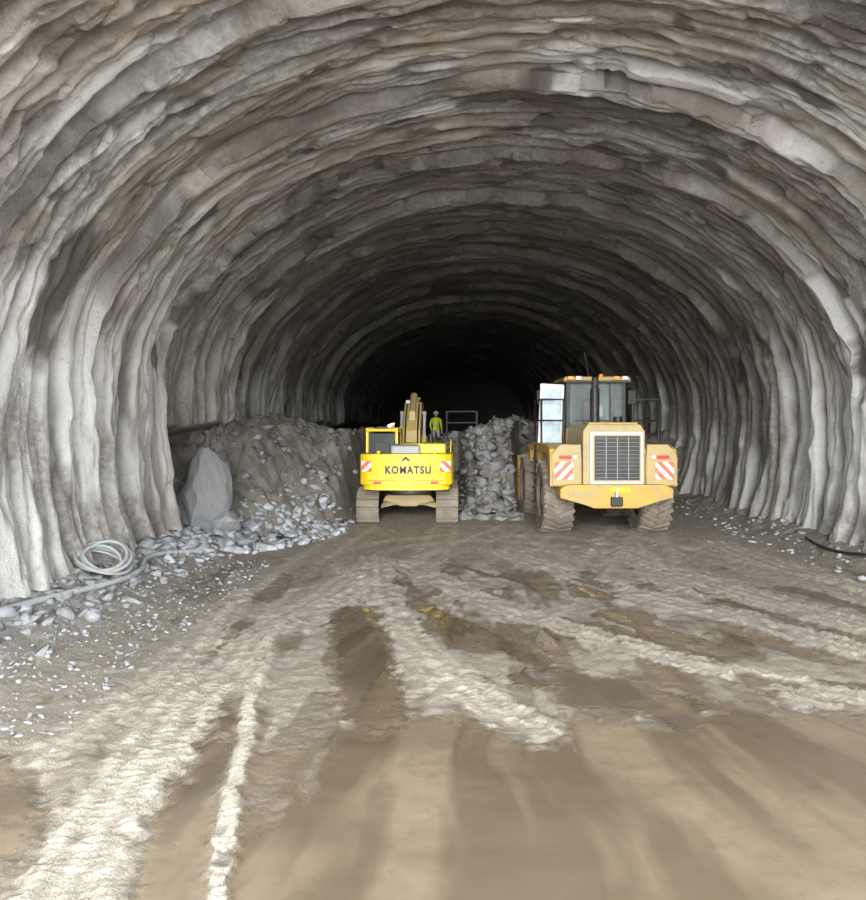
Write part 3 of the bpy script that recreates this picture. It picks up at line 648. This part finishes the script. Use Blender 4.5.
# ------------------------------------------------------------ worker
def worker(loc,rz):
    par=empty('construction_worker',loc,rz)
    J={'pel':(0,0,0.95,.15,.11),'wst':(0,0,1.08,.145,.105),'ch':(0,0,1.32,.19,.12),'nk0':(0,0,1.46,.10,.08),'nk':(0,0,1.52,.055,.055),'hd0':(0,-.01,1.58,.065,.075),'hd':(0,-.01,1.66,.08,.095),'hd1':(0,-.005,1.74,.06,.07)}
    E=[('pel','wst'),('wst','ch'),('ch','nk0'),('nk0','nk'),('nk','hd0'),('hd0','hd'),('hd','hd1')]
    for sg,n in ((-1,'l'),(1,'r')):
        J.update({'hip'+n:(sg*.10,0,.88,.10,.10),'kn'+n:(sg*.13,-.03,.50,.065,.07),'an'+n:(sg*.15,.02,.10,.045,.05),'toe'+n:(sg*.17,-.14,.05,.045,.035),
          'sh'+n:(sg*.19,0,1.42,.075,.075),'el'+n:(sg*.27,.03,1.14,.055,.055),'wr'+n:(sg*.25,-.12,.93,.035,.035),'hn'+n:(sg*.24,-.16,.87,.035,.02),'pm'+n:(sg*.24,-.18,.83,.038,.016)})
        E+=[('pel','hip'+n),('hip'+n,'kn'+n),('kn'+n,'an'+n),('an'+n,'toe'+n),('nk0','sh'+n),('sh'+n,'el'+n),('el'+n,'wr'+n),('wr'+n,'hn'+n),('hn'+n,'pm'+n)]
        for f,(dx,l) in enumerate(((-.03,.07),(-.01,.085),(.01,.08),(.028,.06))):
            a='f%s%d'%(n,f); J[a+'a']=(sg*.24+dx,-.185,.80,.010,.010); J[a+'b']=(sg*.24+dx,-.20,.80-l*.5,.009,.009); J[a+'c']=(sg*.24+dx,-.19,.80-l,.008,.008)
            E+=[('pm'+n,a+'a'),(a+'a',a+'b'),(a+'b',a+'c')]
        a='t'+n; J[a+'a']=(sg*.24-sg*.05,-.19,.84,.011,.011); J[a+'b']=(sg*.24-sg*.06,-.21,.81,.009,.009); E+=[('hn'+n,a+'a'),(a+'a',a+'b')]
    keys=list(J); me=bpy.data.meshes.new('body'); me.from_pydata([J[k][:3] for k in keys],[(keys.index(a),keys.index(b)) for a,b in E],[])
    o=bpy.data.objects.new('body',me); COL.objects.link(o)
    bpy.context.view_layer.objects.active=o; o.select_set(True)
    md=o.modifiers.new('skin','SKIN')
    for i,k in enumerate(keys): me.skin_vertices[0].data[i].radius=J[k][3:5]; me.skin_vertices[0].data[i].use_root=(k=='pel')
    o.modifiers.new('sub','SUBSURF').levels=2
    dg=bpy.context.evaluated_depsgraph_get(); m2=bpy.data.meshes.new_from_object(o.evaluated_get(dg))
    o.modifiers.clear(); o.data=m2; o.parent=par
    for mm in (M_hi,M_trs,M_skin,M_boot): m2.materials.append(mm)
    for p in m2.polygons:
        c=p.center; p.use_smooth=True
        i=0
        if c.z<0.17: i=3
        elif abs(c.x)<0.2 and c.z<0.93: i=1
        elif c.z>1.50: i=2
        elif c.z<0.93 and abs(c.x)>=0.19: i=2
        if c.z<0.72 and c.z>=0.17: i=1
        p.material_index=i
    bm=bmesh.new(); bmesh.ops.create_uvsphere(bm,u_segments=20,v_segments=12,radius=0.125,matrix=Matrix.Translation((0,0,1.70))@Matrix.Diagonal((0.95,1.1,0.9,1)))
    bmesh.ops.delete(bm,geom=[v for v in bm.verts if v.co.z<1.695],context='VERTS'); fin(bm,'helmet',M_wht,par,True)
    cyl(par,'helmet_brim',(0,-0.02,1.69),(0,-0.02,1.70),0.145,M_wht)
    for sg in (-1,1):
        cyl(par,'eye_%d'%sg,(sg*.032,-.098,1.655),(sg*.032,-.108,1.655),0.010,M_boot); cyl(par,'ear_%d'%sg,(sg*.078,0,1.64),(sg*.092,0,1.64),0.028,M_skin)
    cyl(par,'nose',(0,-.095,1.645),(0,-.128,1.615),0.010,M_skin,r2=0.016); box(par,'mouth',(0.045,0.012,0.01),(0,-.092,1.575),M_red,0.003)
    for z in (1.12,1.26): 
        bm=bmesh.new(); bmesh.ops.create_cone(bm,segments=28,radius1=1,radius2=1,depth=0.045,matrix=Matrix.Translation((0,0,z))@Matrix.Diagonal((0.175 if z>1.2 else .15,0.125 if z>1.2 else .112,1,1))); fin(bm,'reflective_band',M_sil,par,True)
worker((-0.66,37.5,gz(-0.66,37.5)),0.3)

sp=empty('steel_platform',(0.55,37.5,gz(0.55,37.5)))
box(sp,'deck',(1.5,1.0,0.08),(0,0,0.75),M_drk,0.01)
for i,(x,y) in enumerate(((-.7,-.45),(.7,-.45),(-.7,.45),(.7,.45))): box(sp,'post_%d'%i,(0.07,0.07,1.8),(x,y,0.85),M_drk,0.01)
for i,z in enumerate((1.2,1.72)):
    box(sp,'rail_front_%d'%i,(1.5,0.05,0.06),(0,-.45,z),M_drk,0.01); box(sp,'rail_back_%d'%i,(1.5,0.05,0.06),(0,.45,z),M_drk,0.01)

# ------------------------------------------------------------ hoses
def gl(pts,dz=0.05): return [(x,y,gz(x,y)+dz) for x,y in pts]
tube(None,'water_hose',gl([(-6.0,8.5),(-5.7,9.6),(-5.65,10.8),(-5.4,11.8),(-5.15,12.7),(-5.2,13.6),(-5.5,14.4),(-5.2,15.2),(-4.9,15.8)],0.07),0.045,M_hose,True)
pts=[]
zc=gz(-5.6,13)
for i in range(90):
    t=i/90*4.5*2*math.pi; r=0.36+0.09*math.sin(t*0.37)
    x=-5.62+r*math.cos(t)*0.95; y=13.0+r*math.sin(t)*1.1
    pts.append((x,y,zc+0.16+0.03*(i/20)-0.17*math.cos(t+0.3*i/20)))
tube(None,'hose_coil',pts,0.026,M_hose,True)
tube(None,'power_cable',gl([(8.5,12),(8.0,13.5),(8.15,15),(7.7,16.4),(8.0,18)],0.04),0.03,M_blk,True)

# ------------------------------------------------------------ light
w=bpy.data.worlds.new('overcast_sky'); scene.world=w; w.use_nodes=True
nt=w.node_tree; bg=nt.nodes['Background']; bg.inputs[0].default_value=(0.96,0.98,1.0,1); bg.inputs[1].default_value=6.2
def sun(name,rot,e,ang,col=(1,0.98,0.95)):
    l=bpy.data.lights.new(name,'SUN'); l.energy=e; l.angle=math.radians(ang); l.color=col
    o=bpy.data.objects.new(name,l); o.rotation_euler=rot; o.location=(0,-15,12); COL.objects.link(o)
sun('hazy_sun',(math.radians(90-12),0,math.radians(-4)),3.2,24)

# ------------------------------------------------------------ camera
cam=bpy.data.cameras.new('camera'); co=bpy.data.objects.new('camera',cam); COL.objects.link(co)
co.location=(0,0,2.8); co.rotation_euler=(math.radians(90),0,0)
cam.sensor_fit='HORIZONTAL'; cam.sensor_width=36; cam.lens=36*800/866
cam.shift_x=-(450-433)/866; cam.shift_y=-(450-420)/866
cam.clip_end=300
scene.camera=co
scene.view_settings.view_transform='Standard'
